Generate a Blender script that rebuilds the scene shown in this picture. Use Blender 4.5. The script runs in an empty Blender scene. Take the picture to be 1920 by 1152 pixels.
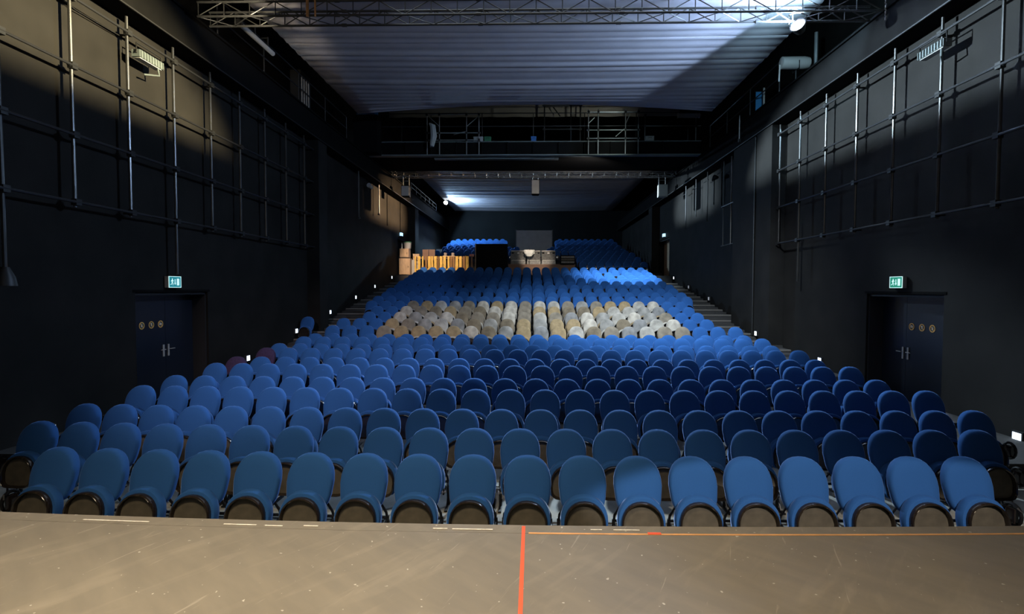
import bpy, math, random
from mathutils import Vector, Matrix

C = bpy.context.scene.collection
SC = bpy.context.scene
PI = math.pi
random.seed(7)

# ---------------------------------------------------------------- camera
PSI, TH, RO, EYE = .0216, .0358, .0026, 2.38
cam = bpy.data.cameras.new('camera')
cam.lens, cam.sensor_width, cam.shift_x = 18.0, 36.0, -18 / 1920
cam.clip_start, cam.clip_end = .05, 200
co = bpy.data.objects.new('camera', cam)
C.objects.link(co)
co.matrix_world = (Matrix.Translation((0, 0, EYE)) @ Matrix.Rotation(PSI, 4, 'Z')
                   @ Matrix.Rotation(PI / 2 - TH, 4, 'X') @ Matrix.Rotation(RO, 4, 'Z'))
SC.camera = co

# ---------------------------------------------------------------- exposure, world, lights
vs = SC.view_settings
vs.view_transform, vs.look, vs.exposure, vs.gamma, vs.use_curve_mapping = 'Standard', 'None', 0.0, 1.0, False
w = bpy.data.worlds.new('world')
SC.world = w
w.use_nodes = True
w.node_tree.nodes['Background'].inputs[0].default_value = (.002, .002, .0022, 1)


def lamp(kind, name, loc, to, power, col, size=.1, angle=40, blend=.3, size_y=None, spread=None):
    l = bpy.data.lights.new(name, kind)
    l.energy, l.color = power, col
    if kind == 'SPOT':
        l.spot_size, l.spot_blend, l.shadow_soft_size = math.radians(angle), blend, size
    elif kind == 'AREA':
        l.shape, l.size, l.size_y = 'RECTANGLE', size, size_y or size
        if spread:
            l.spread = math.radians(spread)
    else:
        l.shadow_soft_size = size
    o = bpy.data.objects.new(name, l)
    C.objects.link(o)
    o.location = loc
    if to is not None:
        o.rotation_euler = (Vector(to) - Vector(loc)).to_track_quat('-Z', 'Y').to_euler()
    return o


WARM, COOL, BLUE = (1, .84, .60), (.72, .86, 1), (.74, .88, 1)
lamp('AREA', 'stage_wash_light', (-1.5, .2, 7.6), (-1.4, 1.8, .9), 175, (1, .81, .54), 3.0, size_y=1.0, spread=72)
fr = lamp('SPOT', 'front_row_light', (2.9, -2.2, 6.6), (2.75, 4.35, .60), 3000, (1, .9, .8), .05, 30, .25)
fr.scale = (1, .2, 1)
lamp('SPOT', 'left_block_light', (-2.6, -3.5, 7.4), (-4.4, 11.0, .7), 5400, (1, .84, .84), .3, 28, .95)
lamp('SPOT', 'truss_flood_light', (5.34, 10.84, 7.86), (4.34, 10.58, 8.68), 2000, (.45, .66, 1), .06, 175, .06)
lamp('SPOT', 'flood_spill_light', (5.7, 11.2, 8.1), (8.7, 14.5, 9.3), 260, (.45, .78, 1), .06, 120, .5)
lamp('SPOT', 'truss_spill_light', (3.0, 10.4, 7.8), (3.4, 15.6, 1.0), 5200, BLUE, .12, 84, .9)
lamp('SPOT', 'truss_left_light', (-5.6, 9.2, 7.2), (-6.2, 10.8, 8.1), 260, (1, .85, .6), .05, 50, .6)
lamp('SPOT', 'rear_flood_light', (-6.26, 37.7, 8.6), (-5.26, 37.7, 8.1), 2300, (.42, .68, 1), .08, 178, .1)
for nm, loc, to, pw, col, ang in (('gallery_warm_light', (8.3, 4.6, 8.25), (-7.5, 5.0, 5.3), 74000, (1, .84, .48), 54),
                                  ('gallery_cool_light', (-8.3, 14.2, 8.25), (7.5, 12.0, 5.6), 42000, (.66, .86, 1), 40),
                                  ('gallery_rear_warm_light', (8.3, 28.6, 8.25), (-7.5, 26.8, 6.4), 58000, (1, .66, .36), 30),
                                  ('gallery_rear_cool_light', (-8.3, 28.2, 8.25), (7.5, 24.4, 6.4), 42000, (.66, .86, 1), 26)):
    g = lamp('SPOT', nm, loc, to, pw, col, .03, ang, .4 if ang > 30 else .95)
    g.scale = (1, .45 if ang > 30 else .55, 1)
lamp('SPOT', 'bridge_blue_light', (4.4, 20.9, 7.9), (4.4, 25.0, 3.0), 9000, (.66, .86, 1), .1, 50, .9)
lamp('SPOT', 'pale_seat_fill_light', (1.6, 9.5, 8.2), (.6, 15.8, 1.6), 350, (1, .93, .9), .15, 46, .8)  # extra spot added to brighten the pale seats, not mounted on the bridge
lamp('SPOT', 'booth_light', (-5.4, 22.6, 7.9), (-5.5, 28.2, 3.9), 3300, (1, .74, .55), .1, 34, .5)
lamp('SPOT', 'console_fill_light', (.3, 22.6, 7.9), (.2, 28.8, 4.1), 2200, (1, .85, .7), .1, 17, .6)  # added spot that lifts the dark consoles; no fixture hangs here
lamp('SPOT', 'rear_truss_fill_light', (2.6, 22.0, 7.2), (1.4, 26, 7.9), 160, (1, .92, .85), .05, 130, .6)  # added spot brightening the distant truss and its loudspeakers
lamp('AREA', 'proscenium_fill_light', (0, -2.5, 6.5), (0, 12, 2), 45, (1, .9, .78), 6, size_y=1)  # weak fill added above the stage to lift the doors
lamp('AREA', 'overhead_fill_light', (1.0, 13.0, 8.6), (1.0, 13.0, 0), 150, (.8, .9, 1), 8, size_y=8, spread=110)  # broad overhead fill added for seat tops and general ambience
rl = lamp('SPOT', 'seat_rim_backlight', (1.9, 17.2, 8.5), (1.7, 8.6, .9), 9500, (.66, .85, 1), .25, 76, .8)  # backlight added to draw bright rims along the seat tops
rl.scale = (1, .3, 1)
lamp('SPOT', 'scaffold_fill_light', (3.6, 19.7, 8.5), (1.6, 22.2, 8.9), 130, (.8, .95, .92), .08, 120, .6)  # added to brighten the scaffold frames; stands in for flood spill
lamp('AREA', 'rear_fill_light', (0, 30, 8.6), (0, 30, 0), 22, (.8, .9, 1), 9, size_y=18, spread=110)  # overhead fill added over the rear block, no lamp modelled


# ---------------------------------------------------------------- materials
def mat(name, col, rough=.6, metal=0., var=0., scale=6., bump=0., spec=.5, emit=None, strength=0., sheen=0., coat=0., stretch=None):
    m = bpy.data.materials.new(name)
    m.use_nodes = True
    nt = m.node_tree
    p = nt.nodes['Principled BSDF']
    p.inputs['Base Color'].default_value = (*col, 1)
    p.inputs['Roughness'].default_value = rough
    p.inputs['Metallic'].default_value = metal
    p.inputs['Specular IOR Level'].default_value = spec
    if sheen:
        p.inputs['Sheen Weight'].default_value = sheen
        p.inputs['Sheen Roughness'].default_value = .28
        p.inputs['Sheen Tint'].default_value = (*[min(1, c * 2.6 + .22) for c in col], 1)
    if coat:
        p.inputs['Coat Weight'].default_value = coat
    if emit:
        p.inputs['Emission Color'].default_value = (*emit, 1)
        p.inputs['Emission Strength'].default_value = strength
    if var or bump:
        tc = nt.nodes.new('ShaderNodeTexCoord')
        n = nt.nodes.new('ShaderNodeTexNoise')
        n.inputs['Scale'].default_value = scale
        n.inputs['Detail'].default_value = 6
        src = tc.outputs['Object']
        if stretch:
            mp = nt.nodes.new('ShaderNodeMapping')
            mp.inputs['Scale'].default_value = stretch
            nt.links.new(src, mp.inputs[0])
            src = mp.outputs[0]
        nt.links.new(src, n.inputs['Vector'])
        if var:
            r = nt.nodes.new('ShaderNodeValToRGB')
            r.color_ramp.elements[0].position, r.color_ramp.elements[1].position = .3, .7
            r.color_ramp.elements[0].color = (*[c * (1 - var) for c in col], 1)
            r.color_ramp.elements[1].color = (*[min(1, c * (1 + var)) for c in col], 1)
            nt.links.new(n.outputs['Fac'], r.inputs[0])
            nt.links.new(r.outputs[0], p.inputs['Base Color'])
        if bump:
            b = nt.nodes.new('ShaderNodeBump')
            b.inputs['Strength'].default_value = bump
            b.inputs['Distance'].default_value = .02
            nt.links.new(n.outputs['Fac'], b.inputs['Height'])
            nt.links.new(b.outputs[0], p.inputs['Normal'])
    return m


M = {}
M['blue'] = mat('blue_fabric', (.021, .084, .26), .9, var=.06, scale=240, spec=.1, sheen=.9)
M['plum'] = mat('plum_fabric', (.035, .022, .06), .85, var=.2, scale=26, spec=.2, sheen=.2)
M['black_gloss'] = mat('black_plastic', (.016, .012, .010), .16, spec=.7)
M['brown_panel'] = mat('brown_panel', (.066, .056, .040), .65, var=.3, scale=9)
M['black_metal'] = mat('black_metal', (.015, .015, .016), .35, .6)
M['chrome'] = mat('worn_steel', (.45, .43, .4), .3, 1.)
M['wall'] = mat('black_wall', (.0125, .0114, .0103), .8, var=.3, scale=1.3, bump=.1, spec=.15)
M['wall_dark'] = mat('dark_wall', (.006, .0068, .007), .9, var=.3, scale=.6, spec=.1)
M['beam'] = mat('dark_beam', (.006, .0058, .0058), .8, var=.2, scale=2, spec=.04)
M['pipe'] = mat('steel_pipe', (.10, .10, .10), .32, .85, var=.2, scale=3)
M['rail_dark'] = mat('dark_pipe', (.05, .05, .052), .45, .7)
M['clamp'] = mat('pipe_clamp', (.03, .03, .03), .5, .5)
M['scaffold'] = mat('scaffold_steel', (.28, .29, .29), .45, .6, var=.25, scale=3)
M['girder'] = mat('grey_girder', (.10, .12, .12), .6, var=.2, scale=2)
M['truss'] = mat('truss_aluminium', (.10, .10, .095), .4, .6, var=.2, scale=3)
M['floor'] = mat('concrete_floor', (.20, .195, .17), .7, var=.3, scale=3)
M['tier'] = mat('tier_carpet', (.03, .028, .027), .9, var=.2, scale=5)
M['nosing'] = mat('step_nosing', (.2, .18, .16), .5, .2)
M['door'] = mat('dark_door', (.009, .012, .02), .35, spec=.5)
M['frame'] = mat('door_frame', (.012, .012, .014), .6)
M['orange'] = mat('amber_print', (.95, .5, .12), .5)
M['white'] = mat('white_print', (.75, .75, .7), .5)
M['tan'] = mat('tan_wood', (.42, .29, .17), .55, var=.18, scale=4, stretch=(6, 6, 1))
M['oak'] = mat('golden_wood', (.60, .38, .08), .4, var=.35, scale=5, stretch=(8, 8, 1))
M['oak_dark'] = mat('dark_varnished_wood', (.22, .11, .03), .4, var=.3, scale=5, stretch=(8, 8, 1))
M['brown'] = mat('brown_wood', (.16, .085, .05), .55, var=.2, scale=4, stretch=(1, 8, 8))
M['flat_black'] = mat('flat_black', (.006, .006, .006), .95, spec=.05)
M['grey'] = mat('grey_box', (.35, .35, .33), .6)
M['green'] = mat('green_plastic', (.02, .13, .06), .6)
M['bluebox'] = mat('blue_plastic', (.02, .12, .35), .5)
M['red'] = mat('red_plastic', (.5, .04, .03), .5)
M['silver'] = mat('silver_paint', (.55, .52, .48), .4, .3)
M['console'] = mat('console_metal', (.12, .115, .105), .4, .3, var=.4, scale=14)
M['screen_door'] = mat('grey_partition', (.48, .5, .49), .8, var=.1, scale=3)
M['tape_red'] = mat('red_tape', (.85, .11, .035), .6)
M['tape_orange'] = mat('orange_tape', (.72, .36, .13), .6, var=.2, scale=10)
M['tape_white'] = mat('white_tape', (.78, .74, .66), .7, var=.2, scale=40)
M['lamp_on'] = mat('lamp_lens', (1, 1, 1), .5, emit=(.8, .93, 1), strength=60)
M['step_on'] = mat('step_lamp_lens', (1, 1, 1), .5, emit=(.75, .86, 1), strength=1.8)
M['step_dim'] = mat('dim_step_lamp_lens', (.3, .3, .3), .5, emit=(.8, .86, 1), strength=.25)
M['exit_green'] = mat('exit_green', (.01, .25, .14), .5, emit=(.015, .32, .20), strength=.55)
M['exit_white'] = mat('exit_white', (.8, .9, .9), .5, emit=(.6, .95, .9), strength=.8)
M['exit_teal'] = mat('exit_teal', (.01, .2, .25), .5, emit=(.02, .32, .36), strength=.55)
M['exit_far'] = mat('far_exit_light', (.5, .8, 1), .5, emit=(.45, .75, 1), strength=1.6)
M['valance'] = mat('beige_cloth', (.3, .25, .2), .9)
M['tarp'] = mat('blue_tarp', (.03, .2, .42), .5)


def pale_material():
    m = mat('pale_fabric', (.4, .35, .28), .9, spec=.15, sheen=.2)
    nt = m.node_tree
    p = nt.nodes['Principled BSDF']
    oi = nt.nodes.new('ShaderNodeObjectInfo')
    r = nt.nodes.new('ShaderNodeValToRGB')
    cr = r.color_ramp
    cr.interpolation = 'CONSTANT'
    cols = [(0, (.40, .29, .16)), (.15, (.30, .25, .19)), (.35, (.50, .46, .40)), (.52, (.24, .19, .13)), (.66, (.34, .32, .29)), (.82, (.56, .50, .42)), (.93, (.27, .26, .25))]
    for i, (pos, c) in enumerate(cols):
        e = cr.elements[i] if i < 2 else cr.elements.new(pos)
        e.position, e.color = pos, (*c, 1)
    nt.links.new(oi.outputs['Random'], r.inputs[0])
    tc = nt.nodes.new('ShaderNodeTexCoord')
    add = nt.nodes.new('ShaderNodeVectorMath')
    add.operation = 'MULTIPLY_ADD'
    add.inputs[1].default_value = (1, 1, 1)
    sc = nt.nodes.new('ShaderNodeVectorMath')
    sc.operation = 'SCALE'
    sc.inputs['Scale'].default_value = 40
    sc.inputs[0].default_value = (1, .7, .3)
    nt.links.new(oi.outputs['Random'], sc.inputs['Scale'])
    nt.links.new(tc.outputs['Object'], add.inputs[0])
    nt.links.new(sc.outputs[0], add.inputs[2])
    n = nt.nodes.new('ShaderNodeTexNoise')
    n.inputs['Scale'].default_value = 5
    n.inputs['Detail'].default_value = 5
    nt.links.new(add.outputs[0], n.inputs['Vector'])
    mr = nt.nodes.new('ShaderNodeMapRange')
    mr.inputs['From Min'].default_value, mr.inputs['From Max'].default_value = .3, .7
    mr.inputs['To Min'].default_value, mr.inputs['To Max'].default_value = .46, .92
    nt.links.new(n.outputs['Fac'], mr.inputs['Value'])
    mx = nt.nodes.new('ShaderNodeVectorMath')
    mx.operation = 'SCALE'
    nt.links.new(r.outputs[0], mx.inputs[0])
    nt.links.new(mr.outputs[0], mx.inputs['Scale'])
    nt.links.new(mx.outputs[0], p.inputs['Base Color'])
    return m


M['pale'] = pale_material()


def stage_material():
    m = mat('stage_boards', (.2, .17, .13), .55, spec=.3)
    nt = m.node_tree
    L = nt.links.new
    p = nt.nodes['Principled BSDF']
    tc = nt.nodes.new('ShaderNodeTexCoord')

    def noise(scale, stretch=(1, 1, 1), rot=0., detail=6, dist=0.):
        mp = nt.nodes.new('ShaderNodeMapping')
        mp.inputs['Scale'].default_value = stretch
        m0 = nt.nodes.new('ShaderNodeMapping')
        m0.inputs['Rotation'].default_value = (0, 0, rot)
        L(tc.outputs['Object'], m0.inputs[0])
        L(m0.outputs[0], mp.inputs[0])
        n = nt.nodes.new('ShaderNodeTexNoise')
        n.inputs['Scale'].default_value = scale
        n.inputs['Detail'].default_value = detail
        n.inputs['Distortion'].default_value = dist
        L(mp.outputs[0], n.inputs['Vector'])
        return n.outputs['Fac']

    def ramp(src, a, b, ca, cb):
        r = nt.nodes.new('ShaderNodeValToRGB')
        r.color_ramp.elements[0].position, r.color_ramp.elements[1].position = a, b
        r.color_ramp.elements[0].color, r.color_ramp.elements[1].color = (*ca, 1), (*cb, 1)
        L(src, r.inputs[0])
        return r.outputs[0]

    def mix(fac, a, b, kind='MIX'):
        x = nt.nodes.new('ShaderNodeMix')
        x.data_type, x.blend_type = 'RGBA', kind
        L(fac, x.inputs[0])
        L(a, x.inputs[6])
        if isinstance(b, tuple):
            x.inputs[7].default_value = (*b, 1)
        else:
            L(b, x.inputs[7])
        return x.outputs[2]

    base = ramp(noise(1.1), .3, .72, (.180, .160, .130), (.212, .190, .155))
    fine = ramp(noise(3.0, (1, 4, 1), .7, 8), .35, .7, (.92, .92, .92), (1.06, 1.05, 1.03))
    mul = nt.nodes.new('ShaderNodeMix')
    mul.data_type, mul.blend_type = 'RGBA', 'MULTIPLY'
    mul.inputs[0].default_value = 1
    L(base, mul.inputs[6])
    L(fine, mul.inputs[7])
    col = mul.outputs[2]
    sm = ramp(noise(1.6, (1, 5, 1), -.85, 6, .9), .54, .76, (0, 0, 0), (.34, .34, .34))
    col = mix(sm, col, (.33, .29, .23))
    sc1 = ramp(noise(3.0, (1, 14, 1), -1.15, 3, .8), .68, .75, (0, 0, 0), (.4, .4, .4))
    col = mix(sc1, col, (.42, .38, .32))
    sp = ramp(noise(34, detail=1), .765, .785, (0, 0, 0), (.8, .8, .8))
    col = mix(sp, col, (.55, .52, .46))
    dk = ramp(noise(2.2, (1, 9, 1), 2.3, 3, .7), .74, .84, (0, 0, 0), (.3, .3, .3))
    col = mix(dk, col, (.07, .06, .05))
    L(col, p.inputs['Base Color'])
    rr = nt.nodes.new('ShaderNodeMapRange')
    rr.inputs['To Min'].default_value, rr.inputs['To Max'].default_value = .45, .7
    L(noise(2.0), rr.inputs['Value'])
    L(rr.outputs[0], p.inputs['Roughness'])
    return m


M['stage'] = stage_material()
M['drape'] = mat('white_drape', (.55, .52, .55), .9, spec=.1, var=.06, scale=2)


# ---------------------------------------------------------------- mesh helpers
class MB:
    """collects shapes; build() links them as one mesh object"""

    def __init__(s):
        s.v, s.f, s.m, s.mats = [], [], [], []

    def mi(s, m):
        if m not in s.mats:
            s.mats.append(m)
        return s.mats.index(m)

    def add(s, vs_, fs, m, mx=None):
        o = len(s.v)
        s.v += [tuple(mx @ Vector(v)) for v in vs_] if mx is not None else [tuple(v) for v in vs_]
        k = s.mi(m)
        for f in fs:
            s.f.append([i + o for i in f])
            s.m.append(k)
        return s

    def box(s, a, b, m, mx=None):
        (x0, y0, z0), (x1, y1, z1) = a, b
        v = [(x0, y0, z0), (x1, y0, z0), (x1, y1, z0), (x0, y1, z0), (x0, y0, z1), (x1, y0, z1), (x1, y1, z1), (x0, y1, z1)]
        return s.add(v, [(0, 3, 2, 1), (4, 5, 6, 7), (0, 1, 5, 4), (1, 2, 6, 5), (2, 3, 7, 6), (3, 0, 4, 7)], m, mx)

    def tube(s, pts, r, m, n=8, mx=None, caps=True):
        pts = [Vector(p) for p in pts]
        vs_, fs = [], []
        for i, p in enumerate(pts):
            d = (pts[min(i + 1, len(pts) - 1)] - pts[max(i - 1, 0)]).normalized()
            up = Vector((0, 0, 1)) if abs(d.z) < .9 else Vector((1, 0, 0))
            a = d.cross(up).normalized()
            b = d.cross(a)
            rr = r[i] if isinstance(r, (list, tuple)) else r
            vs_ += [p + (a * math.cos(2 * PI * k / n) + b * math.sin(2 * PI * k / n)) * rr for k in range(n)]
        for i in range(len(pts) - 1):
            for k in range(n):
                fs.append((i * n + k, i * n + (k + 1) % n, (i + 1) * n + (k + 1) % n, (i + 1) * n + k))
        if caps:
            fs.append(tuple(range(n - 1, -1, -1)))
            fs.append(tuple(range((len(pts) - 1) * n, len(pts) * n)))
        return s.add(vs_, fs, m, mx)

    def rings(s, rings, m, mx=None, cap0=True, cap1=True):
        n = len(rings[0])
        vs_ = [p for r in rings for p in r]
        fs = []
        for i in range(len(rings) - 1):
            for k in range(n):
                fs.append((i * n + k, i * n + (k + 1) % n, (i + 1) * n + (k + 1) % n, (i + 1) * n + k))
        if cap0:
            fs.append(tuple(range(n - 1, -1, -1)))
        if cap1:
            fs.append(tuple(range((len(rings) - 1) * n, len(rings) * n)))
        return s.add(vs_, fs, m, mx)

    def prism(s, outline, h, m, mx=None):
        """outline in XY, extruded 0..h along Z"""
        return s.rings([[(x, y, 0) for x, y in outline], [(x, y, h) for x, y in outline]], m, mx)

    def mesh(s, name, smooth=False):
        me = bpy.data.meshes.new(name)
        me.from_pydata(s.v, [], s.f)
        for m in s.mats:
            me.materials.append(m)
        me.polygons.foreach_set('material_index', s.m)
        me.update()
        if smooth:
            me.polygons.foreach_set('use_smooth', [True] * len(me.polygons))
            try:
                me.set_sharp_from_angle(angle=math.radians(40))
            except Exception:
                pass
        return me

    def build(s, name, parent=None, smooth=False):
        return put(name, s.mesh(name, smooth), parent)


def put(name, me, parent=None, mx=None):
    o = bpy.data.objects.new(name, me)
    C.objects.link(o)
    if parent is not None:
        o.parent = parent
    if mx is not None:
        o.matrix_local = mx
    return o


def tag(o, label=None, cat=None, group=None, kind=None):
    for k, v in (('label', label), ('category', cat), ('group', group), ('kind', kind)):
        if v:
            o[k] = v
    return o


def thing(name, loc, label, cat, group=None, kind=None, rz=0):
    o = bpy.data.objects.new(name, None)
    C.objects.link(o)
    o.empty_display_size = .1
    o.location = loc
    o.rotation_euler = (0, 0, rz)
    return tag(o, label, cat, group, kind)


def T(x=0, y=0, z=0):
    return Matrix.Translation((x, y, z))


def RX(a):
    return Matrix.Rotation(a, 4, 'X')


def RY(a):
    return Matrix.Rotation(a, 4, 'Y')


def RZ(a):
    return Matrix.Rotation(a, 4, 'Z')


def disc(r, n=16, cx=0, cy=0):
    return [(cx + r * math.cos(2 * PI * k / n), cy + r * math.sin(2 * PI * k / n)) for k in range(n)]


ORD = ['', 'first', 'second', 'third', 'fourth', 'fifth', 'sixth', 'seventh', 'eighth', 'ninth', 'tenth', 'eleventh', 'twelfth', 'thirteenth',
       'fourteenth', 'fifteenth', 'sixteenth', 'seventeenth', 'eighteenth', 'nineteenth', 'twentieth', 'twenty-first', 'twenty-second',
       'twenty-third', 'twenty-fourth']

# ---------------------------------------------------------------- the hall
W = 7.5                     # half width at the lower walls
UP = 8.7                    # half width above the side galleries
Y0, Y1 = -6.0, 43.4
LEDGE, ROOF = 8.0, 11.6


def row_z(r):
    if r <= 3:
        return 0.
    if r <= 11:
        return .0776 * ((r - 4) // 2 + 1)
    if r <= 26:
        return .3104 + .1574 * (r - 11)
    return 3.10 + .195 * (r - 27)


def row_y(r):
    return 4.61 + .9 * (r - 1) if r <= 26 else 29.5 + .9 * (r - 27)


def wall_side(name, sx, label):
    b = MB()
    m = M['wall']

    def bx(x0, x1, y0, y1, z0, z1):
        b.box((min(sx * x0, sx * x1), y0, z0), (max(sx * x0, sx * x1), y1, z1), m)
    D = 8.05
    doors = [(9.5, 11.66, -.3, 2.29), (28.4, 31.1, -.3, 5.22)]
    y = Y0
    for d0, d1, z0, z1 in doors:
        bx(W, D, y, d0, -.3, LEDGE)
        bx(W, D, d0, d1, z1, LEDGE)
        y = d1
    bx(W, D, y, Y1, -.3, LEDGE)
    bx(W, UP + .3, Y0, Y1, LEDGE - .12, LEDGE)          # gallery ledge
    bx(UP, UP + .3, Y0, Y1, LEDGE, ROOF)
    bx(D, D + .1, 9.3, 11.9, -.3, 2.6)
    bx(D, D + .1, 28.2, 31.3, -.3, 5.5)
    o = b.build(name)
    tag(o, label, 'wall', None, 'structure')
    return o


wall_side('wall_left', -1, 'black painted side wall on the left with pipe grid')
wall_side('wall_right', 1, 'black painted side wall on the right with pipe grid')
tag(MB().box((-UP, Y1, -.3), (UP, Y1 + .3, ROOF), M['wall_dark']).build('wall_back'), 'black end wall behind the topmost seats', 'wall', None, 'structure')
tag(MB().box((-UP, Y0 - .3, -.3), (UP, Y0, ROOF), M['wall_dark']).build('wall_front'), 'black wall behind the stage', 'wall', None, 'structure')
tag(MB().box((-UP - .3, Y0, ROOF), (UP + .3, Y1, ROOF + .2), M['wall_dark']).build('ceiling'), 'black roof high above the drapes', 'ceiling', None, 'structure')

fl = tag(MB().box((-W, 2.4, -.3), (W, Y1, 0), M['floor']).build('floor'), 'worn concrete floor rising in tiers under the seats', 'floor', None, 'structure')
for r in range(4, 40):
    if r in (5, 7, 9, 11):
        continue
    yf = row_y(r) - .47
    if r == 27:
        yf = 27.75
    z1 = row_z(r)
    nxt = r + 2 if r in (4, 6, 8, 10) else r + 1
    ye = Y1 if r == 39 else (27.75 if r == 26 else row_y(nxt) - .47)
    zb = 0.0
    t = MB().box((-W, yf, zb), (W, ye, z1), M['tier']).build('tier', fl)
    if 12 <= r <= 26:
        for sx in (-1, 1):
            x0, x1 = sorted((sx * 6.32, sx * 7.48))
            MB().box((x0, yf - .42, row_z(r - 1)), (x1, yf - .002, row_z(r - 1) + .075), M['tier']).build('half_step', t)
            MB().box((x0, yf - .006, z1 - .03), (x1, yf + .05, z1 + .004), M['nosing']).build('nosing', t)

# ---------------------------------------------------------------- stage


def bow(y, x, k=.0252):
    return y * (1 + k * (x / y) ** 2) if y > .5 else y


def arc_slab(y0, y1, z0, z1, m, xw=7.3, n=24):
    xs = [-xw + 2 * xw * i / n for i in range(n + 1)]
    fr = [(x, bow(y1, x)) for x in xs]
    bk = [(x, bow(y0, x) if y0 > 0 else y0) for x in reversed(xs)]
    return MB().prism(fr[::-1] + bk[::-1], z1 - z0, m, T(0, 0, z0))


st = arc_slab(-5.5, 3.045, 0, .9, M['stage']).build('floor_stage')
tag(st, 'scuffed beige stage boards in the foreground', 'stage', None, 'structure')
arc_slab(3.05, 3.155, 0, .899, M['stage']).build('front_board', st)


def strip(name, x0, x1, yc, wd, m, label, group=None, n=10, arc=True, cat='tape'):
    b = MB()
    v, f = [], []
    for i in range(n + 1):
        x = x0 + (x1 - x0) * i / n
        y = bow(yc, x) if arc else yc
        for dy in (-wd / 2, wd / 2):
            for z in (.9005, .9025):
                v.append((x, y + dy, z))
    for i in range(n):
        a, c = 4 * i, 4 * i + 4
        f += [(a + 1, c + 1, c + 3, a + 3), (a, a + 2, c + 2, c), (a, c, c + 1, a + 1), (a + 2, a + 3, c + 3, c + 2)]
    f += [(0, 1, 3, 2), (4 * n, 4 * n + 2, 4 * n + 3, 4 * n + 1)]
    b.add(v, f, m)
    return tag(b.build(name), label, cat, group)


ct = MB().box((-.062, -3, .9005), (-.041, 3.135, .903), M['tape_red']).build('centre_line_tape')
tag(ct, 'red tape marking the centre line down the stage', 'tape')
strip('edge_tape', -.02, 6.5, 3.047, .016, M['tape_orange'], 'orange tape along the front edge seam, right of the red line', n=24)
tag(MB().box((.70, 3.045, .903), (.78, 3.07, .905), M['tape_red']).build('tape_scrap'), 'small red scrap of tape on the orange tape line', 'tape')
for i, (x0, x1, yc, lb) in enumerate([(-2.86, -2.42, 3.085, 'longest torn white tape remnant on the left stage edge'),
                                      (-1.93, -1.72, 3.085, 'torn white tape remnant, second from left on the stage edge'),
                                      (-1.66, -1.55, 3.08, 'short torn white tape remnant, third from left on the stage edge'),
                                      (-1.42, -1.33, 3.09, 'tiny white tape remnant, fourth from left on the stage edge'),
                                      (-.61, -.52, 3.09, 'white tape remnant left of the red centre line, outer piece'),
                                      (-.49, -.24, 3.087, 'long white tape remnant just left of the red centre line'),
                                      (.36, .43, 3.10, 'short white tape remnant just right of the red centre line'),
                                      (.5, .66, 3.10, 'longer white tape remnant right of the red centre line')]):
    strip('tape_remnant', x0, x1, yc, .009, M['tape_white'], lb, 'torn white tape on the stage edge', 3)

# ---------------------------------------------------------------- runway beams, pillars
for nm, sx, lb in (('trim_1', -1, 'dark steel runway beam along the left wall'), ('trim_2', 1, 'dark steel runway beam along the right wall')):
    b = MB()
    x0, x1 = sorted((sx * 7.10, sx * 7.16))
    b.box((x0, Y0, 7.32), (x1, Y1, 8.0), M['beam'])
    o = b.build(nm)
    x0, x1 = sorted((sx * 7.06, sx * 7.47))
    MB().box((x0, Y0, 7.27), (x1, Y1, 7.318), M['beam']).build('bottom_flange', o)
    x0, x1 = sorted((sx * 7.05, sx * 7.21))
    MB().box((x0, Y0, 8.002), (x1, Y1, 8.05), M['beam']).build('top_flange', o)
    x0, x1 = sorted((sx * 7.03, sx * 7.058))
    MB().box((x0, Y0, 7.265), (x1, Y1, 7.29), M['rail_dark']).build('edge_strip', o)
    tag(o, lb, 'beam', None, 'structure')
k = 3
for sx, y0, y1 in ((1, 15.5, 16.55), (1, 16.62, 18.4), (-1, 16.9, 17.6), (1, 30.8, 31.7), (-1, 30.8, 31.7)):
    x0, x1 = sorted((sx * 7.08, sx * W))
    o = MB().box((x0, y0, 0), (x1, y1, 7.26), M['wall'])
    o = o.build('trim_%d' % k)
    k += 1
    tag(o, 'dark wall pillar under the %s runway beam' % ('right' if sx > 0 else 'left'), 'pillar', None, 'structure')
k_trim = k

# ---------------------------------------------------------------- pipe grids on the side walls


def coupler(p):
    x, y, z = p
    b = MB()
    b.box((x - .045, y - .05, z - .05), (x + .045, y + .05, z + .05), M['clamp'])
    b.tube([(x, y - .075, z), (x, y + .075, z)], .035, M['clamp'], 6)
    return b


RZS = [6.95, 5.88, 4.80, 3.74]


def pipe_grid(sx, ys, long_i, long_z, label):
    root = thing('pipe_grid', (sx * 7.3, ys[0], 0), label, 'pipe grid')
    for i, y in enumerate(ys):
        zb = long_z if i == long_i else 3.66
        if sx < 0 and i == 0:
            zb = 2.62
        MB().tube([(0, y - ys[0], zb), (0, y - ys[0], 7.24)], .026, M['pipe'], 8).build('upright', root, True)
    for z in RZS:
        MB().tube([(sx * -.05, -1.2 if sx < 0 else -3.5, z), (sx * -.05, ys[-1] - ys[0] + .12, z)], .024, M['rail_dark'], 8).build('rail', root, True)
    for i, y in enumerate(ys):
        for z in RZS:
            coupler((sx * -.025, y - ys[0], z)).build('clamp', root)
    for i in range(0, len(ys), 2):
        for z in (RZS[0], RZS[3]):
            MB().tube([(sx * .03, y_ := ys[i] - ys[0] + .08, z), (sx * .215, y_, z)], .02, M['clamp'], 6).build('wall_bracket', root)
    return root


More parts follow.
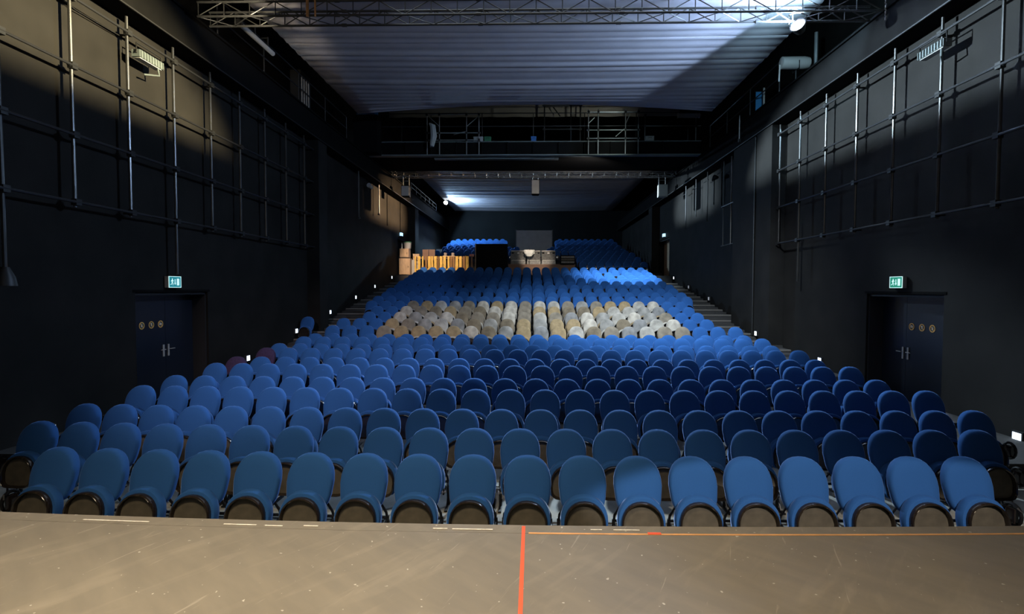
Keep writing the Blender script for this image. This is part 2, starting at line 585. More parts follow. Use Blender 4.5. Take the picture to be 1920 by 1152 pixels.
LY = [6.94, 8.06, 9.2, 10.38, 11.57, 12.72, 13.92, 15.11, 16.32, 17.5]
RYS = [7.1, 8.27, 9.47, 10.66, 11.85, 13.07, 14.31, 15.45]
pipe_grid(-1, LY[:], 3, 2.66, 'grid of steel pipes along the left wall')
pipe_grid(1, RYS, 6, 2.60, 'grid of steel pipes along the right wall')
b = MB()
b.tube([(0, 0, 0), (0, 0, .12), (0, 0, .26)], [.13, .11, .05], M['clamp'], 12)
o = b.build('hanging_lantern', None, True)
o.location = (-7.3, 6.94, 2.40)
tag(o, 'dark bell-shaped lantern hanging from the nearest left wall pipe', 'lantern')


def wall_flood(sx, y, z, label, rz):
    root = thing('wall_floodlight', (sx * 7.16, y, z), label, 'floodlight', None, None, rz)
    b = MB()
    out = [(-.34, -.05), (.34, -.05), (.34, .07), (-.34, .07)]
    b.box((-.05, -.30, -.06), (.10, .30, .07), M['girder'])
    for i in range(9):
        b.box((-.07, -.28 + i * .068, -.055), (-.05, -.265 + i * .068, .065), M['girder'])
    b.build('housing', root)
    MB().box((-.03, -.27, -.075), (.09, .27, -.061), M['grey']).build('lens', root)
    MB().tube([(.0, -.20, .0), (-.02, -.22, -.2), (.14, -.05, -.24)], .018, M['girder'], 6).build('arm', root)
    b = MB().tube([(.0, -.31, 0), (.0, -.31, .18), (.0, .31, .18), (.0, .31, 0)], .014, M['clamp'], 6)
    b.build('yoke', root)
    return root


wall_flood(-1, 9.55, 6.62, 'grey floodlight clamped to the left wall pipe grid', PI)
wall_flood(1, 9.5, 6.68, 'grey floodlight clamped to the right wall pipe grid', 0)
b = MB().tube([(-7.36, 6.9, 7.22), (-7.4, 7.6, 7.0), (-7.42, 8.3, 6.88), (-7.42, 9.2, 6.9)], .008, M['clamp'], 5)
tag(b.build('wall_cable', None, True), 'thin black cable sagging across the lit left wall', 'cable')

# ---------------------------------------------------------------- doors and exit signs


def glyph_disc(root, x, y, z, sx, kind):
    """round amber sign: ring, dark face and a small pictogram facing the hall"""
    mx = T(x, y, z) @ RZ(-sx * PI / 2) @ RX(PI / 2)
    b = MB()
    n = 20
    b.rings([[(.075 * math.cos(a), .075 * math.sin(a), 0) for a in [2 * PI * i / n for i in range(n)]],
             [(.075 * math.cos(a), .075 * math.sin(a), .004) for a in [2 * PI * i / n for i in range(n)]],
             [(.056 * math.cos(a), .056 * math.sin(a), .004) for a in [2 * PI * i / n for i in range(n)]],
             [(.056 * math.cos(a), .056 * math.sin(a), .001) for a in [2 * PI * i / n for i in range(n)]]], M['orange'], mx, False, False)
    b.prism(disc(.058, 16), .0015, M['brown_panel'], mx)
    bar = mx @ RZ(-.78)
    b.box((-.055, -.006, .003), (.055, .006, .0045), M['orange'], bar)
    if kind == 0:
        b.prism([(-.02, .02), (-.012, -.03), (.012, -.03), (.02, .02)], .003, M['white'], mx)
        b.box((-.003, .02, 0), (.003, .042, .003), M['white'], mx)
    elif kind == 1:
        b.prism([(-.018, .005), (0, -.04), (.018, .005)], .003, M['white'], mx)
        b.prism(disc(.02, 10, 0, .016), .003, M['white'], mx)
    else:
        b.prism([(-.032, -.02), (.032, -.02), (.032, .018), (.012, .018), (.008, .028), (-.008, .028), (-.012, .018), (-.032, .018)], .003, M['white'], mx)
        b.prism(disc(.012, 10), .0036, M['brown_panel'], mx)
    return b.build('prohibition_sticker', root)


def front_door(nm, sx, y0, y1, seam, stickers, label):
    root = thing(nm, (sx * 7.85, y0, 0), label, 'door', None, 'structure')
    h = 2.26
    L = y1 - y0
    s = seam - y0
    for a, c in ((.03, s - .003), (s + .003, L - .03)):
        lf = MB().box((min(0, sx * .05), a, .01), (max(0, sx * .05), c, h - .03), M['door']).build('door_leaf', root)
        near = a < .1
        yh = (c - .07) if near else (a + .07)
        b = MB()
        b.box((-sx * .012 - .006, yh - .022, .92), (-sx * .012 + .006, yh + .022, 1.17), M['silver'])
        sgn = -1 if near else 1
        b.tube([(-sx * .015, yh, 1.07), (-sx * .06, yh, 1.07), (-sx * .06, yh + sgn * .13, 1.07)], .010, M['silver'], 6)
        b.build('handle', lf)
        if near:
            for j, y in enumerate(stickers):
                glyph_disc(lf, -sx * .004, y - y0, 1.615, sx, [(0, 1, 2), (0, 1, 2)][sx > 0][j])
    b = MB()
    for a, c in ((-.02, .03), (L - .03, L + .02)):
        b.box((min(-sx * .30, sx * .02), a + (.021 if a < 0 else 0), .0), (max(-sx * .30, sx * .02), c - (.021 if c > L else 0), h), M['frame'])
    b.box((min(-sx * .30, sx * .02), 0.001, h - .028), (max(-sx * .30, sx * .02), L - .001, h + .02), M['frame'])
    b.build('door_frame', root)
    b = MB()
    x0, x1 = sorted((-sx * .36, -sx * .352))
    b.box((x0, -.06, h + .03), (x1, L + .06, h + .08), M['beam'])
    b.build('lintel', root)
    return root


front_door('door_1', -1, 9.5, 11.66, 10.75, (10.09, 10.35, 10.61), 'dark double door in the left wall, closed')
front_door('door_2', 1, 9.5, 11.66, 10.9, (10.2, 10.47, 10.75), 'dark double door in the right wall, closed')


def rear_door(nm, sx, label, leafmat):
    root = thing(nm, (sx * 7.9, 28.4, 3.1), label, 'door', None, 'structure')
    for a, c, m in ((.04, 1.32, M['door']), (1.36, 2.66, leafmat)):
        lf = MB().box((min(0, sx * .05), a, .01), (max(0, sx * .05), c, 2.05), m).build('door_leaf', root)
        MB().box((-sx * .02 - .01, 1.22 if a < 1 else 1.42, .9), (-sx * .02 + .01, 1.28 if a < 1 else 1.48, 1.2), M['chrome']).build('handle', lf)
    MB().box((min(-sx * .35, 0), .001, 2.06), (max(-sx * .35, 0), 2.699, 2.11), M['frame']).build('door_frame', root)
    return root


rear_door('door_3', -1, 'dark far door in the left wall behind the cabinets', M['door'])
rear_door('door_4', 1, 'far door with a tan leaf in the right wall', mat('tan_door', (.6, .42, .26), .5, var=.1, scale=3))


def exit_sign(sx, y, z, label, green):
    root = thing('exit_sign', (sx * 7.40, y, z), label, 'sign')
    R = RZ(-sx * PI / 2) @ RX(PI / 2)           # local XY -> sign face towards the hall
    h, wd = .105, .17
    b = MB()
    b.box((-wd - .012, -h - .012, -.08), (wd + .012, h + .012, .0), M['grey'], R)
    b.build('housing', root)
    MB().box((-wd, -h, .001), (wd, h, .006), green, R).build('face', root)
    b = MB()
    for a, c in (((-wd - .012, h), (wd + .012, h + .012)), ((-wd - .012, -h - .012), (wd + .012, -h)), ((-wd - .012, -h), (-wd, h)), ((wd, -h), (wd + .012, h))):
        b.box((*a, 0), (*c, .010), M['exit_white'], R)
    b.build('rim', root)
    b = MB()
    # running figure
    q = R @ T(-.085, 0, .007)
    b.prism(disc(.014, 10, .006, .058), .002, M['exit_white'], q)
    b.prism([(-.012, .04), (.018, .044), (.012, -.01), (-.014, -.012)], .002, M['exit_white'], q)
    b.prism([(.01, .042), (.046, .022), (.042, .012), (.008, .026)], .002, M['exit_white'], q)
    b.prism([(-.01, .042), (-.04, .014), (-.032, .008), (-.006, .026)], .002, M['exit_white'], q)
    b.prism([(.012, -.008), (.034, -.03), (.026, -.07), (.015, -.068), (.02, -.034), (-.002, -.012)], .002, M['exit_white'], q)
    b.prism([(-.012, -.01), (-.022, -.04), (-.055, -.048), (-.054, -.06), (-.012, -.052), (.002, -.012)], .002, M['exit_white'], q)
    # arrow
    q = R @ T(.0, 0, .007)
    b.prism([(-.010, .06), (.010, .06), (.010, -.02), (.028, -.02), (0, -.062), (-.028, -.02), (-.010, -.02)], .002, M['exit_white'], q)
    # doorway
    q = R @ T(.088, 0, .007)
    b.prism([(-.036, -.07), (.036, -.07), (.036, .07), (-.036, .07)], .002, M['exit_white'], q)
    b.build('pictogram', root)
    return root


exit_sign(-1, 10.44, 2.50, 'lit emergency exit sign above the left double door', M['exit_teal'])
exit_sign(1, 10.6, 2.53, 'lit green emergency exit sign above the right double door', M['exit_green'])
for sx, y in ((-1, 28.87), (1, 29.3)):
    b = MB().box((-.05, -.16, -.09), (.05, .16, .09), M['exit_far'])
    b.box((-.06, -.18, .09), (.06, .18, .11), M['frame'])
    b.box((-.06, -.18, -.11), (.06, .18, -.09), M['frame'])
    o = b.build('far_exit_light')
    o.location = (sx * 7.42, y, 5.42)
    tag(o, 'small lit exit light over the far %s door' % ('left' if sx < 0 else 'right'), 'sign')

for sx, lst in ((-1, [(7.7, .17, 1), (13.21, .54, 1), (15.97, 1.03, 1), (18.69, 1.5, 1), (21.42, 2.0, 1), (24.04, 2.47, 1), (26.97, 2.96, 1)]),
                (1, [(7.96, .12, 1), (13.4, .54, 1), (16.26, .99, 1), (18.9, 1.5, 0), (21.84, 1.98, 0), (24.67, 2.48, 0), (27.27, 2.97, 1)])):
    for i, (y, z, on) in enumerate(lst):
        xw = 7.08 if (sx > 0 and 15.5 < y < 18.4) or (sx < 0 and 16.9 < y < 17.6) else W
        root = thing('step_light', (sx * xw, y, z), '%s step light low on the %s wall, %s from the stage' % ('glowing' if on else 'dim', 'left' if sx < 0 else 'right', ORD[i + 1]),
                     'step light', 'step lights along the side aisles')
        MB().box((min(0, -sx * .05), -.09, -.085), (max(0, -sx * .05), .09, .085), M['frame']).build('housing', root)
        MB().box((min(-sx * .051, -sx * .058), -.07, -.065), (max(-sx * .051, -sx * .058), .07, .065), M['step_on' if on else 'step_dim']).build('lens', root)

# ---------------------------------------------------------------- seats
N = 28


def superpt(a, hw, zc, up, dn, eu=2.3, ed=4.0, taper=.1):
    c, s_ = math.cos(a), math.sin(a)
    e, hgt = (eu, up) if s_ >= 0 else (ed, dn)
    x = hw * math.copysign(abs(c) ** (2 / e), c)
    z = math.copysign(abs(s_) ** (2 / e), s_)
    if s_ < 0:
        x *= 1 - taper * abs(z)
    return x, zc + z * hgt


def outline(hw, zc, up, dn, n=N, **k):
    return [superpt(2 * PI * i / n, hw, zc, up, dn, **k) for i in range(n)]


def scaled(ol, s, zc, y):
    return [(x * s, y, zc + (z - zc) * s) for x, z in ol]


def back_mesh(m, name, n=N, low=False):
    ol = outline(.2175, .60, .245, .24, n)
    zc = .6
    prof = [(.96, .044), (.99, .03), (1.0, .008), (.99, -.014), (.965, -.03), (.90, -.043), (.55, -.05)] if not low else [(.97, .03), (1, -.005), (.9, -.035)]
    b = MB()
    rs = []
    for s, y in prof:
        rs.append([(x, yy + (z - .665) * .28 + .12 * x * x * (1 if yy < 0 else .6), z) for x, yy, z in scaled(ol, s, zc, y)])
    b.rings(rs, m)
    return b.mesh(name, True)


CT = math.radians(8)
PANZ = .36


def pan_rings(b, m, prof, hw, zc, up, dn, n=N, cap0=True, cap1=True):
    ol = outline(hw, zc, up, dn, n, eu=2.15, ed=4.5, taper=.06)
    rs = []
    for s, y in prof:
        ring = []
        for x, yy, z in scaled(ol, s, zc, y):
            ring.append((x, -.165 + yy + (z - PANZ) * math.tan(CT) * 1.0, z))
        rs.append(ring)
    b.rings(rs, m, None, cap0, cap1)
    return b


def cushion_mesh(m, name, n=N, low=False):
    prof = [(.95, .044), (1.0, .030), (1.0, -.028), (.97, -.041), (.92, -.044)] if not low else [(.97, .04), (1., -.02), (.92, -.035)]
    return pan_rings(MB(), m, prof, .208, .345, .212, .16, n).mesh(name, True)


def shell_mesh(n=N, low=False):
    prof = [(.945, -.0445), (.955, -.07), (.945, -.088), (.91, -.096), (.87, -.088), (.85, -.047)] if not low else [(.93, -.0355), (.88, -.066), (.70, -.056)]
    return pan_rings(MB(), M['black_gloss'], prof, .190, .335, .200, .155, n).mesh('seat_shell', True)


def panel_mesh(n=20):
    return pan_rings(MB(), M['brown_panel'], [(.855, -.046), (.845, -.049), (.5, -.052)], .190, .335, .200, .155, n).mesh('seat_panel', True)


def frame_mesh():
    b = MB()
    m = M['black_metal']
    b.tube([(-.214, .0, .27), (.214, .0, .27)], .014, m, 6)
    for s in (-1, 1):
        b.tube([(s * .214, -.01, .27), (s * .21, -.03, .33), (s * .165, -.055, .43)], .012, m, 6)
        b.tube([(s * .214, -.01, .27), (s * .214, -.09, .25), (s * .205, -.165, .255)], .011, m, 6)
    return b.mesh('frame', True)


def leg_mesh():
    b = MB()
    m = M['black_metal']
    b.tube([(0, 0, .01), (0, 0, .29)], .016, m, 8)
    b.box((-.017, -.16, 0), (.017, .16, .018), m)
    b.tube([(0, -.09, .018), (0, 0, .16)], .008, m, 5)
    return b.mesh('leg', True)


def hinge_mesh():
    b = MB()
    b.tube([(-.022, 0, 0), (-.008, 0, 0), (-.006, 0, 0), (.022, 0, 0)], [.022, .022, .013, .013], M['chrome'], 8)
    b.box((-.012, -.012, -.03), (.004, .03, .03), M['black_metal'])
    return b.mesh('hinge', True)


def simple_frame_mesh():
    b = MB()
    m = M['black_metal']
    b.tube([(-.214, .0, .27), (.214, .0, .27)], .014, m, 5)
    for s in (-1, 1):
        b.tube([(s * .214, -.01, 0), (s * .214, -.01, .27), (s * .21, -.03, .33), (s * .165, -.055, .43)], .013, m, 5)
        b.box((s * .214 - .015, -.15, 0), (s * .214 + .015, .14, .018), m)
    return b.mesh('frame', True)


ME = {'back': back_mesh(M['blue'], 'backrest'), 'cush': cushion_mesh(M['blue'], 'seat_cushion'),
      'backP': back_mesh(M['plum'], 'backrest'), 'cushP': cushion_mesh(M['plum'], 'seat_cushion'),
      'backW': back_mesh(M['pale'], 'backrest'), 'cushW': cushion_mesh(M['pale'], 'seat_cushion'),
      'shell': shell_mesh(), 'panel': panel_mesh(), 'frame': frame_mesh(), 'leg': leg_mesh(), 'hinge': hinge_mesh(), 'sframe': simple_frame_mesh()}


def make_seat(kind, full):
    """thing > backrest, seat_cushion (> seat_shell, seat_panel), frame, legs, hinges"""
    k = {'blue': '', 'plum': 'P', 'pale': 'W'}[kind]
    name = {'blue': 'theatre_seat', 'plum': 'theatre_seat', 'pale': 'pale_theatre_seat'}[kind]
    root = bpy.data.objects.new(name, None)
    root.empty_display_size = .1
    C.objects.link(root)
    put('backrest', ME['back' + k], root)
    cu = put('seat_cushion', ME['cush' + k], root)
    put('seat_shell', ME['shell'], cu)
    if full:
        put('seat_panel', ME['panel'], cu)
        put('frame', ME['frame'], root)
        for s in (-1, 1):
            put('leg', ME['leg'], root, T(s * .214, -.01, 0))
            put('hinge', ME['hinge'], root, T(s * .204, -.205, .235))
    else:
        put('frame', ME['sframe'], root)
    return root


def dup(root):
    r = root.copy()
    C.objects.link(r)
    for ch in root.children:
        c = ch.copy()
        C.objects.link(c)
        c.parent = r
        for g in ch.children:
            d = g.copy()
            C.objects.link(d)
            d.parent = c
    return r


PROTO = {}


def seat(kind, full, loc, rz, label, group):
    key = (kind, full)
    if key not in PROTO:
        r = PROTO[key] = make_seat(kind, full)
    else:
        r = dup(PROTO[key])
    r.location = loc
    r.rotation_euler = (0, 0, rz)
    return tag(r, label, 'seat', group)


ROWS = {1: (18, -.293), 2: (22, -.381), 3: (24, -.141), 4: (24, -.067), 5: (24, -.195), 6: (24, -.069), 7: (24, -.199), 8: (24, -.064), 9: (24, -.23),
        10: (24, -.045), 11: (24, -.133), 12: (24, -.008), 13: (23, -.27), 14: (22, -.015), 15: (22, -.028), 16: (23, -.256), 17: (24, -.048),
        18: (24, .013), 19: (24, -.059), 20: (24, .026), 21: (24, -.067), 22: (24, -.026), 23: (24, -.05), 24: (24, -.04), 25: (24, -.05), 26: (24, -.064)}
PALE = {12: (3, 3), 13: (3, 2), 14: (2, 2), 15: (2, 2), 16: (3, 2)}


def seat_place(r, i):
    n, off = ROWS[r]
    x = (i - (n - 1) / 2) * .5 + off
    d = row_y(r)
    return x, bow(d, x), row_z(r)


jit = random.Random(3)
ENDS = []
for r in range(1, 18):
    n, off = ROWS[r]
    for i in range(n):
        x, y, z = seat_place(r, i)
        d = row_y(r)
        rz = math.atan(2 * .0252 * x / d) * .5 + jit.uniform(-.012, .012)
        full = r <= 3
        if r in PALE:
            a, c = PALE[r]
            if i < a:
                lb = 'blue flip seat left of the pale seats in the %s row, %s from the aisle' % (ORD[r], ORD[i + 1])
                s_ = seat('blue', full, (x, y, z), rz, lb, 'blue seats beside the pale block')
            elif i >= n - c:
                lb = 'blue flip seat right of the pale seats in the %s row, %s from the aisle' % (ORD[r], ORD[n - i])
                s_ = seat('blue', full, (x, y, z), rz, lb, 'blue seats beside the pale block')
            else:
                lb = 'pale beige flip seat in the %s pale row, %s pale seat from the left' % (ORD[r - 11], ORD[i - a + 1])
                s_ = seat('pale', full, (x, y, z), rz, lb, 'pale seats in the middle block')
        elif r in (7, 8) and i == 0:
            seat('plum', full, (x, y, z), rz, 'dark plum flip seat at the left end of the %s row' % ORD[r], 'plum seats at the left aisle')
        else:
            lb = 'blue padded flip seat in the %s row from the stage, %s from the left' % (ORD[r], ORD[i + 1])
            s_ = seat('blue', full, (x, y, z), rz, lb, 'blue seats in the %s row' % ORD[r])
            if full and i in (0, n - 1):
                ENDS.append((s_, -1 if i == 0 else 1))
for s_, sg in ENDS:
    b = MB()
    pts = [(sg * .275, -.16 + .085 * math.cos(t), .40 + .095 * math.sin(t)) for t in [2 * PI * q / 14 for q in range(15)]]
    b.tube(pts, .016, M['black_metal'], 6)
    b.box((sg * .275 - .02, -.2, .33), (sg * .275 + .02, -.12, .46), M['black_gloss'])
    b.tube([(sg * .275, -.1, 0), (sg * .275, -.1, .34)], .010, M['black_metal'], 6)
    b.build('end_standard', s_, True)
seat('blue', False, (-7.18, 16.15, row_z(13)), -.05, 'single blue seat by itself against the left wall pillar', None)


# upper rows and the rear block: past the first 300 blue seats they are one mass each
def low_seat(b, x, y, z, me):
    for verts, faces, m in me:
        b.add([(vx + x, vy + y, vz + z) for vx, vy, vz in verts], faces, m)


def raw(me):
    return ([tuple(v.co) for v in me.vertices], [tuple(p.vertices) for p in me.polygons], me.materials[0])


LOW = [raw(back_mesh(M['blue'], 'low_back', 16, True)), raw(cushion_mesh(M['blue'], 'low_cushion', 14, True)), raw(shell_mesh(12, True))]
b = MB()
fb = MB()
fb.box((-.228, -.02, 0), (-.2, .01, .3), M['black_metal'])
fb.box((.2, -.02, 0), (.228, .01, .3), M['black_metal'])
LOW.append((fb.v, fb.f, M['black_metal']))
jit2 = random.Random(5)
for r in range(18, 27):
    for i in range(24):
        x, y, z = seat_place(r, i)
        if r == 25 and i == 19 or r == 24 and i == 20:
            continue
        low_seat(b, x, y, z, LOW)
tag(b.build('upper_theatre_seats', None, True), 'blue flip seats in the rows behind the seventeenth, up to the booth', 'seats', None, 'stuff')
b = MB()
for r in range(27, 40):
    y, z = row_y(r), row_z(r)
    nr = 26 if r < 33 else 25
    for i in range(nr):
        x = (i - (nr - 1) / 2) * .5 + (.12 if r % 2 else -.13)
        if r < 32 and x < 2.7:
            continue
        if r >= 35 and -2.1 < x < 1.75:
            continue
        if 32 <= r < 35 and -.9 < x < .9:
            continue
        low_seat(b, x, y, z, LOW)
tag(b.build('rear_theatre_seats', None, True), 'blue flip seats climbing behind the control booth to the end wall', 'seats', None, 'stuff')

# ---------------------------------------------------------------- drapes overhead


def drape(name, x0, x1, y0, y1, z, seed, label, zend=0., step=.05):
    rnd = random.Random(seed)
    ph = []
    y = y0
    while y < y1:
        wl = rnd.uniform(.22, .5)
        ph.append((y, wl, rnd.uniform(.25, 1.), rnd.uniform(-2, 2)))
        y += wl
    nx = 20
    ny = int((y1 - y0) / step)
    v, f = [], []
    j = 0
    for k_ in range(ny + 1):
        yy = y0 + (y1 - y0) * k_ / ny
        while j < len(ph) - 1 and yy > ph[j][0] + ph[j][1]:
            j += 1
        a0, wl, amp, px = ph[j]
        fr = (yy - a0) / wl
        for i in range(nx + 1):
            x = x0 + (x1 - x0) * i / nx
            t = (x - x0) / (x1 - x0)
            fall = .45 + .55 * math.sin(t * 2.2 + px) ** 2
            zz = z - .05 * amp * .75 * fall * math.sin(PI * min(1, max(0, fr))) ** 1.4 - .05 * math.sin(PI * t)
            if zend:
                e = max(0, (yy - (y1 - 2.5)) / 2.5)
                zz += zend * e * e * math.sin(PI * t)
            v.append((x, yy + .03 * math.sin(3 * t + px), zz))
    for k_ in range(ny):
        for i in range(nx):
            a = k_ * (nx + 1) + i
            f.append((a, a + nx + 1, a + nx + 2, a + 1))
    b = MB()
    b.add(v, f, M['drape'])
    o = b.build(name, None, True)
    md = o.modifiers.new('thickness', 'SOLIDIFY')
    md.thickness = .006
    md.offset = 1
    return tag(o, label, 'drape')


drape('ceiling_drape', -6.55, 6.55, 5.2, 19.2, 8.92, 1, 'pleated pale cloth stretched under the roof over the front seats', .35, .045)
drape('ceiling_drape', -6.55, 6.55, 25.4, 43.2, 8.92, 2, 'pleated pale cloth stretched under the roof over the rear seats', 0, .06)
b = MB()
v, f = [], []
for i in range(41):
    x = -6.6 + 13.2 * i / 40
    for z in (10.2, 11.61):
        v.append((x, 23.6 + .04 * math.sin(i * 1.7), z))
for i in range(40):
    f.append((2 * i, 2 * i + 2, 2 * i + 3, 2 * i + 1))
b.add(v, f, M['valance'])
o = b.build('valance', None, True)
md = o.modifiers.new('thickness', 'SOLIDIFY')
md.thickness = .01
tag(o, 'beige cloth border hanging behind the lighting bridge', 'drape')


# ---------------------------------------------------------------- trusses
def truss(name, xl, xr, y, z, wy, hz, bay, label, m, rc=.024, rb=.011):
    root = thing(name, ((xl + xr) / 2, y, z), label, 'truss')
    h = (xr - xl) / 2
    for dy, dz in ((-wy / 2, 0), (wy / 2, 0), (-wy / 2, hz), (wy / 2, hz)):
        MB().tube([(-h, dy, dz), (h, dy, dz)], rc, m, 8).build('chord', root, True)
    n = int(round(2 * h / bay))
    for i in range(n):
        x0, x1 = -h + 2 * h * i / n, -h + 2 * h * (i + 1) / n
        b = MB()
        up = i % 2 == 0
        for dy in (-wy / 2, wy / 2):
            b.tube([(x0, dy, 0 if up else hz), (x1, dy, hz if up else 0)], rb, m, 5)
            b.tube([(x0 + .02, dy, 0), (x0 + .02, dy, hz)], rb, m, 5)
        b.tube([(x0, -wy / 2 if up else wy / 2, 0), (x1, wy / 2 if up else -wy / 2, 0)], rb, m, 5)
        b.build('brace', root)
    for i in range(1, int(2 * h / 2.9) + 1):
        x = -h + i * 2.9
        if x > h - .2:
            break
        for dy in (-wy / 2, wy / 2):
            for dz in (0, hz):
                MB().tube([(x - .05, dy, dz), (x + .05, dy, dz)], rc * 1.5, m, 8).build('joint', root, True)
    return root


truss('box_truss', -6.92, 6.98, 10.8, 7.965, .40, .29, .53, 'long box truss crossing the hall in front of the nearer drape', M['truss'])
truss('box_truss', -7.11, 7.11, 26.0, 8.0, .35, .22, .6, 'distant box truss crossing the hall behind the lighting bridge', M['scaffold'])
for x_, y_, zc, nr in ((-6.6, 10.6, 8.25, 'nearer'), (6.7, 10.6, 8.25, 'nearer'), (-6.6, 25.825, 8.22, 'distant'), (6.7, 25.825, 8.22, 'distant')):
    tag(MB().tube([(x_, y_, zc), (x_, y_, 11.6)], .02, M['rail_dark'], 6).build('hoist_cable'), 'steel hoist cable holding the %s end of the %s truss' % ('left' if x_ < 0 else 'right', nr), 'cable')
b = MB()
b.tube([(-4.62, 10.57, 7.93), (-4.62, 10.57, 8.29)], .03, M['tape_orange'], 8)
b.tube([(-4.62, 10.57, 8.29), (-4.54, 10.57, 8.31), (-4.46, 10.57, 8.29), (-4.46, 10.57, 7.93)], .02, M['tape_orange'], 8)
tag(b.build('truss_sling', None, True), 'yellow sling wrapped round the left end of the nearer truss', 'sling')


def truss_lamp(x, y, z, label, to, r=.13):
    root = thing('floodlight', (x, y, z), label, 'lamp')
    d = (Vector(to) - Vector((x, y, z))).to_track_quat('Z', 'Y').to_matrix().to_4x4()
    b = MB()
    n = 18
    prof = [(.05, -.22), (.09, -.2), (r, -.06), (r + .015, 0), (r, .0), (r - .02, -.02)]
    b.rings([[(q * math.cos(2 * PI * i / n), q * math.sin(2 * PI * i / n), zz) for i in range(n)] for q, zz in prof], M['black_metal'], d, True, False)
    b.build('housing', root, True)
    b = MB()
    b.rings([[((r - .01) * s_ * math.cos(2 * PI * i / n), (r - .01) * s_ * math.sin(2 * PI * i / n), zz) for i in range(n)] for s_, zz in ((1, -.015), (.7, .012), (.3, .022))], M['lamp_on'], d, False, True)
    b.build('lens', root, True)
    MB().tube([(-.17, 0, 0), (-.17, 0, .2), (0, 0, .24), (.17, 0, .2), (.17, 0, 0)], .012, M['clamp'], 6).build('yoke', root, True)
    return root


truss_lamp(5.43, 10.86, 7.83, 'blazing white floodlight hanging under the right end of the nearer truss', (4.43, 9.9, 8.35), .14)
truss_lamp(-6.42, 37.8, 8.7, 'bright white floodlight high at the far left under the rear drape', (-4.2, 30, 7.6), .15)

# ---------------------------------------------------------------- lighting bridge resting on the runway beams
br = thing('lighting_bridge', (0, 22.2, 8.06), 'dark steel lighting bridge spanning the hall between the two drapes', 'bridge')
b = MB()
b.box((-7.12, -.03, .06), (7.12, .03, .58), M['beam'])
b.build('girder_web', br)
MB().box((-7.12, -.16, 0), (7.12, .12, .055), M['girder']).build('bottom_flange', br)
MB().box((-7.12, -.12, .585), (7.12, .12, .62), M['girder']).build('top_flange', br)
MB().box((-7.12, .14, .02), (7.12, 2.6, .10), M['flat_black']).build('deck', br)
MB().box((-7.12, 2.62, -.0), (7.12, 2.72, .6), M['beam']).build('rear_girder', br)
for i in range(13):
    x = -6.6 + 1.1 * i
    MB().box((x - .02, -.11, .06), (x + .02, -.031, .58), M['beam']).build('stiffener', br)
    if i % 2 == 0:
        MB().tube([(x, .05, .62), (x, .05, 1.85)], .02, M['rail_dark'], 6).build('railing_post', br)
for z, y in ((1.85, .05), (1.3, .05)):
    MB().tube([(-7, y, z), (7, y, z)], .02, M['rail_dark'], 6).build('handrail', br)
MB().box((-4.3, -.01 + .2, -.05), (1.1, .45, -.005), M['girder']).build('cable_tray', br)


def scaffold(x0, x1, ups, y, zt, zb, bars, diags, m, label, r=.022):
    root = thing('scaffold_frame', ((x0 + x1) / 2, y, zb), label, 'scaffold frame')
    cx = (x0 + x1) / 2
    for x in ups:
        MB().tube([(x - cx, 0, 0), (x - cx, 0, zt - zb + .12)], r, m, 7).build('upright', root, True)
    for z in bars:
        MB().tube([(x0 - cx - .05, -.045, z - zb), (x1 - cx + .05, -.045, z - zb)], r, m, 7).build('bar', root, True)
    for (xa, za, xb, zc) in diags:
        MB().tube([(xa - cx, .045, za - zb), (xb - cx, .045, zc - zb)], r * .8, m, 7).build('brace', root, True)
    for x in ups:
        for z in bars:
            coupler((x - cx, -.022, z - zb)).build('clamp', root)
    return root


scaffold(-4.53, -2.29, (-4.53, -4.0, -2.84, -2.31), 22.015, 9.78, 8.1, (9.78, 9.0, 8.7), ((-4.5, 9.75, -4.0, 9.3), (-2.84, 9.3, -2.31, 9.75), (-2.84, 9.1, -3.4, 8.95)), M['scaffold'],
         'left grey scaffold frame on the lighting bridge')
scaffold(2.32, 4.46, (2.34, 2.75, 3.9, 4.44), 22.015, 9.85, 8.1, (9.85, 9.1, 8.75), ((2.34, 9.4, 2.6, 9.65), (3.9, 9.35, 4.1, 9.8), (3.9, 9.2, 3.5, 8.85)), M['scaffold'],
         'right grey scaffold frame on the lighting bridge')
scaffold(.45, 2.12, (.5, 1.68, 2.1), 23.2, 10.55, 8.18, (10.55, 9.5), ((.9, 10.5, 1.2, 10.1),), M['rail_dark'], 'black scaffold frame at the middle of the lighting bridge', .03)
scaffold(4.75, 7.05, (4.75, 6.9), 22.15, 9.75, 8.685, (9.75, 9.3), (), M['scaffold'], 'grey guard rail at the right end of the lighting bridge', .016)
b = MB().box((-.45, -.08, -.07), (.45, .08, .07), M['grey'])
b.box((-.47, -.06, -.09), (-.43, .06, .09), M['silver'])
b.box((.43, -.06, -.09), (.47, .06, .09), M['silver'])
o = b.build('light_batten')
o.location = (6.55, 22.03, 9.70)
tag(o, 'pale batten light at the right end of the bridge rail', 'light fitting')
b = MB()
b.tube([(-.14, 0, 0), (.0, .02, -.1), (.05, 0, -.55), (-.03, 0, -.95), (-.12, 0, -1.0)], [.03, .12, .14, .09, .03], M['grey'], 8)
o = b.build('cable_bundle', None, True)
o.location = (-4.25, 21.78, 9.35)
tag(o, 'pale bundle of cable hanging in the left scaffold frame', 'cable')
